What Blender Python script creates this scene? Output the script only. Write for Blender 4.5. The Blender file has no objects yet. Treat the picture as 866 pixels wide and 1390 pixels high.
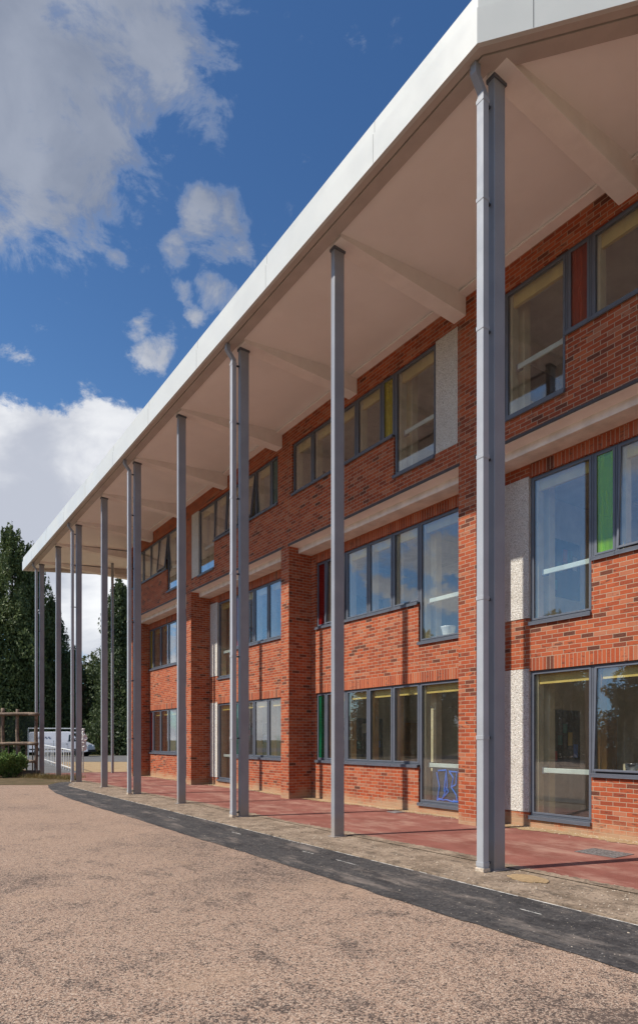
import bpy, bmesh, math, random
from mathutils import Vector, Matrix
R = math.radians
random.seed(7)
sc = bpy.context.scene
COL = sc.collection
# World frame: X runs from the camera towards the building, Y along the facade away from the camera.
CR = Vector((.822, -.5695, 0)); CF = Vector((.5695, .822, 0))     # camera right and forward

def vpos(lat, dep, z=0):
    return CR * lat + CF * dep + Vector((0, 0, z))

# ------------------------------------------------------------------ materials
class NT:
    def __init__(s, name, world=None):
        if world: s.t = world.node_tree
        else:
            s.m = bpy.data.materials.new(name); s.m.use_nodes = True; s.t = s.m.node_tree
        s.t.nodes.clear()
    def n(s, typ, **kw):
        nd = s.t.nodes.new(typ)
        for k, v in kw.items():
            if k.startswith('i_'):
                key = k[2:]; key = int(key) if key.isdigit() else key.replace('_', ' ')
                s.set(nd.inputs[key], v)
            else: setattr(nd, k, v)
        return nd
    def set(s, inp, v):
        if isinstance(v, bpy.types.NodeSocket): s.t.links.new(v, inp)
        elif isinstance(v, bpy.types.Node): s.t.links.new(v.outputs[0], inp)
        else:
            if isinstance(v, (tuple, list)) and len(v) == 3 and inp.type == 'RGBA': v = (*v, 1)
            inp.default_value = v
    def math(s, op, a, b=0.0, c=None, clamp=False):
        nd = s.t.nodes.new('ShaderNodeMath'); nd.operation = op; nd.use_clamp = clamp
        s.set(nd.inputs[0], a); s.set(nd.inputs[1], b)
        if c is not None: s.set(nd.inputs[2], c)
        return nd.outputs[0]
    def vm(s, op, a, b=(0, 0, 0), scale=None):
        nd = s.t.nodes.new('ShaderNodeVectorMath'); nd.operation = op
        s.set(nd.inputs[0], a); s.set(nd.inputs[1], b)
        if scale is not None: s.set(nd.inputs['Scale'], scale)
        return nd.outputs['Value'] if op in ('DOT_PRODUCT', 'LENGTH', 'DISTANCE') else nd.outputs[0]
    def mix(s, f, a, b, blend='MIX'):
        nd = s.t.nodes.new('ShaderNodeMix'); nd.data_type = 'RGBA'; nd.blend_type = blend
        s.set(nd.inputs[0], f); s.set(nd.inputs[6], a); s.set(nd.inputs[7], b)
        return nd.outputs[2]
    def ramp(s, f, stops, interp='LINEAR'):
        nd = s.t.nodes.new('ShaderNodeValToRGB'); cr = nd.color_ramp; cr.interpolation = interp
        while len(cr.elements) < len(stops): cr.elements.new(.5)
        for e, (p, c) in zip(cr.elements, stops):
            e.position = p; e.color = (c, c, c, 1) if isinstance(c, (int, float)) else (*c, 1)
        s.set(nd.inputs[0], f); return nd.outputs[0]
    def noise(s, vec, scale, detail=4, rough=.5, dist=0.0):
        nd = s.n('ShaderNodeTexNoise'); s.set(nd.inputs['Vector'], vec)
        nd.inputs['Scale'].default_value = scale; nd.inputs['Detail'].default_value = detail
        nd.inputs['Roughness'].default_value = rough; nd.inputs['Distortion'].default_value = dist
        return nd.outputs[0]
    def smooth(s, v, lo, hi, a=0.0, b=1.0):
        nd = s.n('ShaderNodeMapRange', interpolation_type='SMOOTHSTEP')
        for i, x in enumerate((v, lo, hi, a, b)): s.set(nd.inputs[i], x)
        return nd.outputs[0]
    def bump(s, h, strength, dist):
        nd = s.n('ShaderNodeBump'); s.set(nd.inputs['Height'], h)
        nd.inputs['Strength'].default_value = strength; nd.inputs['Distance'].default_value = dist
        return nd.outputs[0]
    def out(s, col, rough=.7, bump=None, metal=0, spec=.5, **kw):
        p = s.n('ShaderNodeBsdfPrincipled'); s.set(p.inputs['Base Color'], col)
        s.set(p.inputs['Roughness'], rough); s.set(p.inputs['Metallic'], metal)
        s.set(p.inputs['Specular IOR Level'], spec)
        if bump is not None: s.set(p.inputs['Normal'], bump)
        for k, v in kw.items(): s.set(p.inputs[k.replace('_', ' ')], v)
        o = s.n('ShaderNodeOutputMaterial'); s.t.links.new(p.outputs[0], o.inputs[0]); return s.m

def pos(t): return t.n('ShaderNodeNewGeometry').outputs['Position']
def simple(name, col, rough=.6, var=.12, scale=3, metal=0, spec=.5, bs=0, bscale=60, **kw):
    t = NT(name); p = pos(t)
    n = t.noise(p, scale, 5, .6)
    c = t.mix(t.smooth(n, .3, .7), tuple(x*(1-var) for x in col), tuple(min(1, x*(1+var)) for x in col))
    b = t.bump(t.noise(p, bscale, 3), bs, .01) if bs else None
    r = t.smooth(t.noise(p, scale*2.3, 4), .3, .7, rough-.07, rough+.07)
    return t.out(c, r, b, metal, spec, **kw)

def brick_mat(name, soldier=False):
    t = NT(name); g = t.n('ShaderNodeNewGeometry'); p = g.outputs['Position']
    sp = t.n('ShaderNodeSeparateXYZ', i_0=p); x, y, z = sp.outputs
    ns = t.n('ShaderNodeSeparateXYZ', i_0=g.outputs['True Normal'])
    ax = t.math('GREATER_THAN', t.math('ABSOLUTE', ns.outputs[0]), .5)
    nz = t.math('GREATER_THAN', t.math('ABSOLUTE', ns.outputs[2]), .5)
    u = t.math('ADD', t.math('MULTIPLY', y, ax), t.math('MULTIPLY', x, t.math('SUBTRACT', 1, ax)))
    u = t.math('ADD', t.math('MULTIPLY', u, t.math('SUBTRACT', 1, nz)), t.math('MULTIPLY', y, nz))
    v = t.math('ADD', t.math('MULTIPLY', z, t.math('SUBTRACT', 1, nz)), t.math('MULTIPLY', x, nz))
    if soldier: BU, BV = .075, 9.0
    else: BU, BV = .225, .075
    # slight irregularity of every joint
    wob = t.noise(p, 9, 2)
    v = t.math('ADD', v, t.math('MULTIPLY', t.math('SUBTRACT', wob, .5), .006))
    rowf = t.math('DIVIDE', t.math('ADD', v, .003), BV); row = t.math('FLOOR', rowf)
    half = t.math('MULTIPLY', t.math('PINGPONG', row, 1), .5)
    cf = t.math('ADD', t.math('DIVIDE', u, BU), half); cc = t.math('FLOOR', cf)
    fu = t.math('MULTIPLY', t.math('SUBTRACT', cf, cc), BU); fv = t.math('MULTIPLY', t.math('SUBTRACT', rowf, row), BV)
    du = t.math('MINIMUM', fu, t.math('SUBTRACT', BU, fu)); dv = t.math('MINIMUM', fv, t.math('SUBTRACT', BV, fv))
    dd = du if soldier else t.math('MINIMUM', du, dv)
    mask = t.smooth(dd, .0035, .0068)
    idv = t.n('ShaderNodeCombineXYZ', i_0=cc, i_1=row, i_2=3.3)
    wn = t.n('ShaderNodeTexWhiteNoise', i_0=idv.outputs[0]); r1 = wn.outputs[0]
    wn2 = t.n('ShaderNodeTexWhiteNoise', i_0=t.vm('ADD', idv.outputs[0], (7.1, 2.2, 9.4))); r2 = wn2.outputs[0]
    base = t.ramp(r1, [(0, (.08, .03, .022)), (.035, (.13, .038, .024)), (.075, (.26, .052, .024)), (.3, (.36, .070, .026)),
                       (.6, (.42, .086, .031)), (.85, (.47, .125, .05)), (.97, (.42, .16, .09))])
    # burnt marks inside single bricks
    stretch = t.n('ShaderNodeCombineXYZ', i_0=t.math('MULTIPLY', u, 9), i_1=t.math('MULTIPLY', v, 30), i_2=t.math('MULTIPLY', r2, 20))
    nb = t.noise(stretch.outputs[0], 1.0, 4, .6)
    burnt = t.math('MULTIPLY', t.smooth(nb, .48, .66), t.smooth(r2, .6, .85))
    base = t.mix(t.math('MULTIPLY', burnt, .85), base, (.07, .033, .028))
    base = t.mix(t.smooth(t.noise(p, 60, 4, .6), .3, .8, .0, .22), base, (.54, .20, .10))
    big = t.noise(p, .7, 3)
    base = t.mix(t.smooth(big, .35, .7, 0, .18), base, (.22, .07, .04))
    stk = t.noise(t.vm('MULTIPLY', p, (3.0, 3.0, .35)), 1.0, 6, .7)
    base = t.mix(t.smooth(stk, .52, .72, 0, .28), base, (.16, .05, .03))
    mort = t.mix(t.noise(p, 25, 3), (.34, .25, .17), (.52, .41, .30))
    col = t.mix(mask, mort, base)
    # splashed mud at the foot and whitish bloom patches
    mud = t.math('MULTIPLY', t.smooth(t.math('ADD', z, t.math('MULTIPLY', t.noise(p, 2.2, 5, .65), -.55)), .02, -.24), .8)
    col = t.mix(mud, col, (.45, .31, .19))
    bloom = t.smooth(t.noise(p, 1.3, 6, .7), .64, .82, 0, .25)
    col = t.mix(bloom, col, (.55, .40, .33))
    h = t.math('ADD', mask, t.math('MULTIPLY', t.noise(p, 90, 4, .6), .35))
    return t.out(col, .88, t.bump(h, .55, .006), spec=.25)

def glass_mat(name, tint=(.95, .97, .95), strength=1.0, dirt=.02, body=None):
    t = NT(name); p = pos(t)
    gm = t.n('ShaderNodeNewGeometry')
    cs = t.math('ABSOLUTE', t.vm('DOT_PRODUCT', gm.outputs['True Normal'], gm.outputs['Incoming']))
    fr = t.math('ADD', .045, t.math('MULTIPLY', .955, t.math('POWER', t.math('SUBTRACT', 1.0, cs, clamp=True), 4.6)))
    fac = t.math('MULTIPLY', fr, 2.3*strength, clamp=True)
    tr = t.n('ShaderNodeBsdfTransparent', i_0=tint)
    gl = t.n('ShaderNodeBsdfGlossy', i_0=(.93, .95, 1), i_Roughness=0.0)
    m1 = t.n('ShaderNodeMixShader', i_0=fac, i_1=tr.outputs[0], i_2=gl.outputs[0])
    df = t.n('ShaderNodeBsdfDiffuse', i_0=body or (.5, .48, .44))
    streak = t.noise(t.vm('MULTIPLY', p, (14, 14, 1.2)), 1, 4)
    m2 = t.n('ShaderNodeMixShader', i_0=t.smooth(streak, .35, .8, dirt*.6, dirt*1.6), i_1=m1.outputs[0], i_2=df.outputs[0])
    o = t.n('ShaderNodeOutputMaterial'); t.t.links.new(m2.outputs[0], o.inputs[0]); return t.m

def leaf_mat(name, c1, c2, c3, sc_=.9):
    t = NT(name); g = t.n('ShaderNodeNewGeometry'); p = g.outputs['Position']
    c = t.mix(t.smooth(t.noise(p, sc_, 4), .35, .68), c1, c2)
    c = t.mix(t.smooth(t.noise(p, 5, 2), .55, .75), c, c3)
    pr = t.n('ShaderNodeBsdfPrincipled'); t.set(pr.inputs['Base Color'], c); pr.inputs['Roughness'].default_value = .6
    tl = t.n('ShaderNodeBsdfTranslucent'); t.set(tl.inputs[0], c)
    m = t.n('ShaderNodeMixShader', i_0=.22, i_1=pr.outputs[0], i_2=tl.outputs[0])
    o = t.n('ShaderNodeOutputMaterial'); t.t.links.new(m.outputs[0], o.inputs[0]); return t.m

M = {}
M['brick'] = brick_mat('red_brick'); M['soldier'] = brick_mat('soldier_brick', True)
M['frame'] = simple('window_frame_paint', (.105, .118, .145), .42, .06)
M['sash'] = simple('window_sash_paint', (.12, .135, .165), .4, .06)
M['drip'] = simple('drip_trim', (.06, .05, .048), .6)
M['dark'] = simple('dark_rubber', (.02, .021, .024), .6)
M['glass'] = glass_mat('window_glass')
for k, c in dict(red=(.55, .03, .03), green=(.02, .35, .17), lime=(.48, .86, .05), yellow=(.80, .72, .10), teal=(.10, .30, .26), orange=(.62, .13, .07)).items():
    M['g_'+k] = glass_mat('tinted_glass_'+k, c, .8, .22, c)
def steel_mat():
    t = NT('column_paint'); p = pos(t)
    z = t.n('ShaderNodeSeparateXYZ', i_0=p).outputs[2]
    c = t.mix(t.smooth(t.noise(p, 2.5, 5), .3, .7), (.27, .28, .305), (.31, .32, .345))
    d = t.math('MULTIPLY', t.smooth(t.math('ADD', z, t.math('MULTIPLY', t.noise(p, 6, 4), -.5)), .25, -.2), .6)
    c = t.mix(d, c, (.34, .28, .22))
    s = t.smooth(t.noise(p, 40, 4), .66, .74, 0, .5)
    c = t.mix(s, c, (.17, .16, .17))
    return t.out(c, .38, t.bump(t.noise(p, 120, 2), .06, .003), spec=.5)
M['steel'] = steel_mat()

M['pipe'] = simple('downpipe_paint', (.40, .415, .44), .35, .05)
M['white_fascia'] = simple('white_fascia_metal', (.62, .63, .60), .38, .035, .8)
M['taupe'] = simple('gutter_soffit_metal', (.50, .45, .41), .5, .06)
M['soffit'] = simple('soffit_render', (.93, .93, .91), .85, .04, .6, bs=.05)
M['beam'] = simple('beam_paint', (.90, .88, .85), .8, .04)
M['roof'] = simple('roof_metal', (.35, .36, .37), .5)
def panel_mat():
    t = NT('pebbledash'); p = pos(t)
    v = t.n('ShaderNodeTexVoronoi', feature='DISTANCE_TO_EDGE'); t.set(v.inputs['Vector'], p); v.inputs['Scale'].default_value = 42
    v2 = t.n('ShaderNodeTexVoronoi'); t.set(v2.inputs['Vector'], p); v2.inputs['Scale'].default_value = 42
    m = t.smooth(v.outputs[0], .0, .10)
    c = t.mix(v2.outputs['Color'], (.78, .74, .66), (.92, .90, .84))
    c = t.mix(m, (.42, .38, .31), c)
    c = t.mix(t.smooth(t.noise(p, 1.6, 5), .5, .75, 0, .25), c, (.45, .40, .33))
    h = t.math('ADD', m, t.math('MULTIPLY', t.noise(p, 28, 3), 1.6))
    return t.out(c, .9, t.bump(h, .8, .018), spec=.2)
M['panel'] = panel_mat()
M['cream'] = simple('cream_paint', (.80, .70, .48), .6)
M['yellow_board'] = simple('yellow_bulkhead_paint', (.75, .55, .16), .6)
M['pine'] = simple('varnished_pine', (.50, .27, .10), .5, .2)
M['room'] = simple('room_paint', (.74, .68, .58), .8)
M['room_dark'] = simple('room_floor', (.42, .35, .28), .7)
M['room_ceiling'] = simple('ceiling_paint', (.82, .79, .74), .8)
M['rail_white'] = simple('pale_rail_paint', (.62, .70, .68), .4)
M['galv'] = simple('galvanised_steel', (.50, .51, .52), .42, .15, 8, metal=.6)
M['white_plastic'] = simple('white_plastic', (.82, .82, .80), .4)
M['ceramic'] = simple('glazed_ceramic', (.80, .80, .78), .15)
M['chrome'] = simple('polished_metal', (.7, .7, .72), .2, metal=1)
M['blue'] = simple('blue_paint', (.04, .22, .95), .5)
M['red_plastic'] = simple('red_plastic', (.5, .02, .03), .45)
M['teal_plastic'] = simple('teal_plastic', (.05, .3, .32), .45)
M['card'] = simple('cardboard', (.58, .44, .26), .85)
M['board'] = simple('dark_pinboard', (.05, .055, .075), .8)
M['wood_old'] = simple('weathered_timber', (.23, .17, .125), .9, .35, 7, bs=.4, bscale=25)
M['bark'] = simple('tree_bark', (.09, .065, .045), .95, .3, 5, bs=.5, bscale=18)
M['van_paint'] = simple('silver_van_paint', (.62, .63, .68), .28, .03)
M['van_glass'] = simple('dark_van_glass', (.015, .018, .022), .08)
M['tyre'] = simple('tyre_rubber', (.018, .018, .018), .85)
M['stone'] = simple('pale_stone', (.55, .46, .36), .9, .3, 30)
M['sleeper'] = simple('timber_sleeper', (.14, .095, .07), .95, .35, 6, bs=.4, bscale=30)
t = NT('lamp_glow'); e = t.n('ShaderNodeEmission', i_0=(1, .86, .66, 1), i_1=4.5)
o = t.n('ShaderNodeOutputMaterial'); t.t.links.new(e.outputs[0], o.inputs[0]); M['lamp'] = t.m
M['leaf_dark'] = leaf_mat('conifer_foliage', (.075, .105, .034), (.14, .18, .055), (.20, .23, .08))
M['leaf_deep'] = leaf_mat('deep_conifer_foliage', (.05, .075, .028), (.09, .125, .042), (.13, .16, .05))
M['leaf_olive'] = leaf_mat('olive_foliage', (.075, .10, .024), (.14, .165, .045), (.18, .19, .06))
M['leaf_bush'] = leaf_mat('bush_foliage', (.11, .19, .04), (.2, .30, .08), (.3, .36, .13), 3)
M['leaf_brown'] = leaf_mat('browned_foliage', (.09, .05, .03), (.13, .07, .045), (.12, .10, .05))

def chip_mat():
    t = NT('stone_chip_surfacing'); p = pos(t)
    v = t.n('ShaderNodeTexVoronoi'); t.set(v.inputs['Vector'], p); v.inputs['Scale'].default_value = 150
    w = t.n('ShaderNodeTexVoronoi'); t.set(w.inputs['Vector'], p); w.inputs['Scale'].default_value = 62
    r = t.n('ShaderNodeSeparateXYZ', i_0=v.outputs['Color']).outputs[0]
    r2 = t.n('ShaderNodeSeparateXYZ', i_0=w.outputs['Color']).outputs[1]
    rr = t.math('ADD', t.math('MULTIPLY', r, .5), t.math('MULTIPLY', r2, .5))
    worn = t.smooth(t.noise(p, .35, 5, .6, .3), .46, .64)
    fine = t.smooth(t.noise(t.vm('MULTIPLY', p, (1, .7, 1)), 2.4, 6, .7), .50, .66)
    y = t.n('ShaderNodeSeparateXYZ', i_0=p).outputs[1]; x = t.n('ShaderNodeSeparateXYZ', i_0=p).outputs[0]
    near = t.smooth(t.math('ADD', t.math('MULTIPLY', y, .822), t.math('MULTIPLY', x, .57)), 12, 5)
    darkp = t.math('MULTIPLY', t.math('ADD', t.math('MULTIPLY', worn, .7), t.math('MULTIPLY', fine, .7)), t.math('ADD', .45, t.math('MULTIPLY', near, .5)), clamp=True)
    thr = t.math('ADD', t.math('ADD', .30, t.math('MULTIPLY', near, .08)), t.math('MULTIPLY', darkp, .34))
    dark = t.smooth(t.math('SUBTRACT', thr, rr), -.05, .07)
    chip = t.ramp(r, [(0, (.22, .142, .098)), (.4, (.36, .238, .168)), (.75, (.45, .31, .225)), (1, (.64, .515, .40))])
    tar = t.mix(r2, (.075, .055, .045), (.19, .135, .105))
    c = t.mix(dark, chip, tar)
    c = t.mix(t.smooth(t.noise(p, .8, 4), .55, .75, 0, .4), c, (.44, .30, .20))
    c = t.mix(t.math('MULTIPLY', darkp, .35), c, (.12, .09, .075))
    h = t.math('ADD', t.math('MULTIPLY', rr, 1.0), t.math('MULTIPLY', t.noise(p, 18, 4), .5))
    return t.out(c, .9, t.bump(h, .45, .009), spec=.25)
M['chip'] = chip_mat()
def asphalt_mat():
    t = NT('dark_asphalt'); p = pos(t)
    v = t.n('ShaderNodeTexVoronoi'); t.set(v.inputs['Vector'], p); v.inputs['Scale'].default_value = 60
    r = t.n('ShaderNodeSeparateXYZ', i_0=v.outputs['Color']).outputs[0]
    c = t.mix(r, (.022, .022, .023), (.075, .07, .068))
    dust = t.smooth(t.noise(t.vm('MULTIPLY', p, (2.0, .5, 1)), 1.6, 7, .72), .50, .70)
    mot = t.smooth(t.noise(p, 14, 5, .75), .38, .66)
    c = t.mix(t.math('MULTIPLY', mot, .5), c, (.10, .092, .088))
    blk = t.smooth(t.noise(t.vm('MULTIPLY', p, (1.5, .5, 1)), 2.7, 5, .7), .5, .62, 0, .6)
    c = t.mix(blk, c, (.018, .017, .018))
    c = t.mix(t.math('MULTIPLY', dust, .7), c, (.27, .225, .19))
    c = t.mix(t.smooth(t.noise(p, 9, 6, .8), .54, .68, 0, .5), c, (.24, .21, .18))
    speck = t.smooth(t.noise(p, 38, 3, .6), .66, .72)
    c = t.mix(t.math('MULTIPLY', speck, .8), c, (.5, .46, .42))
    h = t.math('ADD', r, t.math('MULTIPLY', t.noise(p, 6, 5), 2))
    return t.out(c, .82, t.bump(h, .5, .012), spec=.35)
M['asphalt'] = asphalt_mat()
def dirt_mat(name, a, b, dk, s=1.0):
    t = NT(name); p = pos(t)
    c = t.mix(t.smooth(t.noise(p, 1.5*s, 7, .7), .35, .65), a, b)
    c = t.mix(t.smooth(t.noise(t.vm('MULTIPLY', p, (1.5, .6, 1)), 2.2*s, 6, .7), .52, .68, 0, .8), c, dk)
    sp = t.smooth(t.noise(p, 70, 3, .6), .62, .72, 0, .7)
    c = t.mix(sp, c, tuple(min(1, x*1.7) for x in b))
    c = t.mix(t.smooth(t.noise(p, 22, 4, .75), .50, .64, 0, .75), c, dk)
    h = t.math('ADD', t.noise(p, 40, 5, .7), t.math('MULTIPLY', t.noise(p, 4, 4), 1.5))
    return t.out(c, .95, t.bump(h, .7, .02), spec=.15)
M['grit'] = dirt_mat('gritty_concrete_edge', (.22, .165, .118), (.40, .31, .23), (.09, .073, .058), 1.6)
M['sand'] = dirt_mat('sandy_earth', (.36, .25, .14), (.46, .33, .19), (.32, .22, .12))
M['verge'] = dirt_mat('dry_verge', (.10, .07, .04), (.17, .12, .07), (.08, .085, .03))
M['earth'] = dirt_mat('field_earth', (.12, .12, .05), (.20, .17, .09), (.06, .08, .03))
M['road'] = dirt_mat('grey_road_surface', (.14, .135, .13), (.19, .185, .18), (.11, .105, .10))
def red_mat():
    t = NT('red_tarmac'); p = pos(t)
    c = t.mix(t.smooth(t.noise(p, 1.1, 6, .65), .35, .65), (.21, .072, .054), (.29, .112, .086))
    c = t.mix(t.smooth(t.noise(t.vm('MULTIPLY', p, (1, .45, 1)), 1.8, 6, .72), .44, .70, 0, .6), c, (.47, .30, .23))
    c = t.mix(t.smooth(t.noise(p, 90, 3), .6, .75, 0, .4), c, (.48, .30, .24))
    return t.out(c, .8, t.bump(t.noise(p, 80, 4, .7), .45, .008), spec=.3)
M['red'] = red_mat()
M['chalk'] = simple('white_line_paint', (.78, .76, .70), .8, .15, 20)

# ------------------------------------------------------------------ mesh builder
class MB:
    def __init__(s): s.v = []; s.f = []; s.mi = []
    def face(s, pts, mi=0):
        b = len(s.v); s.v += [tuple(p) for p in pts]; s.f.append(tuple(range(b, b+len(pts)))); s.mi.append(mi)
    def box(s, a0, a1, t0, t1, z0, z1, mi=0, mat=None):
        c = [Vector((a, t, z)) for a in (a0, a1) for t in (t0, t1) for z in (z0, z1)]
        if mat is not None: c = [mat @ p for p in c]
        b = len(s.v); s.v += [tuple(p) for p in c]
        for f in ((0, 1, 3, 2), (4, 6, 7, 5), (0, 4, 5, 1), (2, 3, 7, 6), (0, 2, 6, 4), (1, 5, 7, 3)):
            s.f.append(tuple(b+i for i in f)); s.mi.append(mi)
        return s
    def tube(s, p0, p1, r0, r1=None, n=10, mi=0, cap=True):
        r1 = r0 if r1 is None else r1
        p0 = Vector(p0); p1 = Vector(p1); d = (p1-p0).normalized()
        x = d.orthogonal().normalized(); y = d.cross(x); b = len(s.v)
        for p, r in ((p0, r0), (p1, r1)):
            for i in range(n):
                a = 2*math.pi*i/n; s.v.append(tuple(p + (x*math.cos(a)+y*math.sin(a))*r))
        for i in range(n):
            j = (i+1) % n; s.f.append((b+i, b+j, b+n+j, b+n+i)); s.mi.append(mi)
        if cap:
            s.f.append(tuple(b+n-1-i for i in range(n))); s.mi.append(mi)
            s.f.append(tuple(b+n+i for i in range(n))); s.mi.append(mi)
        return s
    def lathe(s, prof, c, n=24, mi=0):
        b = len(s.v)
        for r, z in prof:
            for i in range(n):
                a = 2*math.pi*i/n; s.v.append((c[0]+r*math.cos(a), c[1]+r*math.sin(a), c[2]+z))
        for k in range(len(prof)-1):
            for i in range(n):
                j = (i+1) % n; s.f.append((b+k*n+i, b+k*n+j, b+(k+1)*n+j, b+(k+1)*n+i)); s.mi.append(mi)
        return s
    def prism(s, poly, z0, z1, mi=0, zf=None):
        n = len(poly); b = len(s.v)
        for z in (z0, z1): s.v += [(p[0], p[1], z) for p in poly]
        s.f.append(tuple(b+n-1-i for i in range(n))); s.mi.append(mi)
        s.f.append(tuple(b+n+i for i in range(n))); s.mi.append(mi)
        for i in range(n):
            j = (i+1) % n; s.f.append((b+i, b+j, b+n+j, b+n+i)); s.mi.append(mi)
        return s
    def build(s, name, mats, parent=None, bevel=0, smooth=False, fix=True):
        me = bpy.data.meshes.new(name); me.from_pydata(s.v, [], s.f)
        if not isinstance(mats, (list, tuple)): mats = [mats]
        for m in mats: me.materials.append(m)
        for p, i in zip(me.polygons, s.mi): p.material_index = i
        if fix:
            bm = bmesh.new(); bm.from_mesh(me); bmesh.ops.remove_doubles(bm, verts=bm.verts, dist=1e-5)
            bmesh.ops.recalc_face_normals(bm, faces=bm.faces); bm.to_mesh(me); bm.free()
        me.update()
        o = bpy.data.objects.new(name, me); COL.objects.link(o)
        if smooth: me.shade_smooth()
        if bevel:
            md = o.modifiers.new('bevel', 'BEVEL'); md.width = bevel; md.segments = 2; md.limit_method = 'ANGLE'
        if parent is not None:
            o.parent = parent
            w = Matrix.Identity(4); q = parent
            while q is not None: w = q.matrix_basis_world if False else (Matrix.Translation(q.location) @ q.rotation_euler.to_matrix().to_4x4() @ w) if q.parent is None else w; q = q.parent
            o.matrix_parent_inverse = Matrix.Identity(4)
            if w != Matrix.Identity(4) and parent.parent is None:
                me.transform(w.inverted())
            elif parent.parent is not None:
                me.transform(w.inverted())
        return o

def tag(o, label, cat, group=None, kind=None):
    if label: o['label'] = label
    if cat: o['category'] = cat
    if group: o['group'] = group
    if kind: o['kind'] = kind
    return o
def thing(name, label, cat, loc=(0, 0, 0), group=None):
    o = bpy.data.objects.new(name, None); COL.objects.link(o); o.location = loc
    o.empty_display_size = .3
    return tag(o, label, cat, group)
def centre(o):
    """put the origin of a one-mesh thing at its base"""
    me = o.data; xs = [v.co for v in me.vertices]
    c = Vector(((min(v.x for v in xs)+max(v.x for v in xs))/2, (min(v.y for v in xs)+max(v.y for v in xs))/2, min(v.z for v in xs)))
    me.transform(Matrix.Translation(-c)); o.location = c; return o
def struct(name, mb, mat, label=None, **kw):
    o = mb.build(name, mat, **kw); o['kind'] = 'structure'
    if label: o['label'] = label
    return o

# ------------------------------------------------------------------ the ground
def sheet(poly, z):
    m = MB(); m.face([(p[0], p[1], z) for p in poly]); return m
g = MB(); g.face([(-900, -900, -.02), (900, -900, -.02), (900, 900, -.02), (-900, 900, -.02)])
tag(struct('ground', g, M['earth'], 'brown and green field earth around the school yard'), None, 'ground')
B0 = Vector((4.9, 23.6, 0))
yard = [(5.0, -25), (5.0, 22.2), (4.9, 23.6)] + [tuple((B0 - CR*60)[:2]), (-45, -25)]
struct('yard', sheet(yard, .0), M['chip'], 'pinkish stone chip yard surface in front of the canopy')['category'] = 'yard'
asp = [(4.25, -25)] + [(5.36, -25), (5.36, 22.8), (5.75, 24.2), (6.2, 25.2), (5.5, 24.7), (4.9, 23.6), (4.62, 22.2), (4.35, 20), (4.25, 17.5)]
rnd = random.Random(3)
inner = []                       # ragged inner edge of the black strip, laid 4 mm above the yard
n = 260
for i in range(n+1):
    y = -25 + 42.5*i/n
    inner.append((4.25 + .012*math.sin(y*1.1) + .008*math.sin(y*7.1+1) + rnd.uniform(-.012, .012), y))
asp = [(5.36, -25), (5.36, 22.8), (5.75, 24.2), (6.2, 25.2), (5.5, 24.8), (4.9, 23.65), (4.62, 22.2), (4.35, 20)] + inner[::-1]
struct('asphalt_strip', sheet(asp, .006), M['asphalt'], 'black asphalt strip beside the columns')['category'] = 'road'
struct('gravel_edge', sheet([(5.36, -25), (6.5, -25), (6.5, 26.0), (6.2, 25.2), (5.75, 24.2), (5.36, 22.8)], .004), M['grit'], 'gritty concrete margin under the columns')['category'] = 'path edge'
struct('path', sheet([(6.46, -25), (9.75, -25), (9.75, 27.6), (10.5, 27.6), (10.5, 31.0), (6.46, 31.8)], .010), M['red'], 'dusty red tarmac path under the canopy')['category'] = 'path'
# dirt washed along the foot of the wall, with an uneven edge
def ragged(x0, x1, y0, y1, z, step, amp, side=0, seed=1, ln=1.2):
    r_ = random.Random(seed); m = MB(); L = []; ph = r_.uniform(0, 9)
    k = int((y1-y0)/step)
    for i in range(k+1):
        y = y0+(y1-y0)*i/k
        L.append((x0 + amp*(.5*math.sin(y/ln+ph)+.3*math.sin(y*2.7/ln)+r_.uniform(-.35, .35)), y))
    for i in range(k): m.face([(*L[i], z), (x1, L[i][1], z), (x1, L[i+1][1], z), (*L[i+1], z)])
    return m
struct('wall_foot_dirt', ragged(9.42, 9.9, 1.6, 27.1, .016, .06, .16, seed=5), M['sand'], 'pale grit washed along the foot of the brick wall')['category'] = 'dirt'
struct('path_edge_dirt', ragged(6.62, 6.42, -12, 25.5, .014, .05, .10, seed=8), M['grit'], 'grit washed over the edge of the red path')['category'] = 'dirt'
# chalky broken line along the asphalt joint
m = MB(); y = -3.0; r_ = random.Random(11)
while y < 24.5:
    L = r_.choice([.12, .3, .6, .8]); k = max(1, int(L/.05))
    gap = r_.choice([.02, .05, .1, .25])
    off = r_.uniform(-.008, .008)
    ws = [r_.uniform(.002, .011) for _ in range(k+1)]
    xo = 5.34 + (0 if y < 22 else (y-22)*.28)
    for i in range(k):
        y0 = y+L*i/k; y1 = y+L*(i+1)/k
        m.face([(xo+off-ws[i], y0, .0105), (xo+off+ws[i], y0, .0105), (xo+off+ws[i+1], y1, .0105), (xo+off-ws[i+1], y1, .0105)])
    y += L+gap
for (x0, y0, L) in ((4.98, 6.3, .5), (4.95, 3.6, .25), (4.97, 7.3, .3), (4.9, 12.0, .5), (5.0, 9.5, .35)):
    k = 12; ws = [r_.uniform(.001, .009) for _ in range(k+1)]; ws[0] = ws[-1] = .001
    for i in range(k):
        m.face([(x0-ws[i], y0+L*i/k, .0105), (x0+ws[i], y0+L*i/k, .0105), (x0+ws[i+1], y0+L*(i+1)/k, .0105), (x0-ws[i+1], y0+L*(i+1)/k, .0105)])
struct('painted_line', m, M['chalk'], 'broken white line along the asphalt joint', fix=False)['category'] = 'line'
# dark joint of the concrete edging just outside the line
m = MB(); m.box(5.40, 5.45, -20, 22.4, -.01, .022)
struct('kerb', m, M['grit'], 'flush concrete edging beside the white line', bevel=.006)['category'] = 'kerb'
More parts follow.
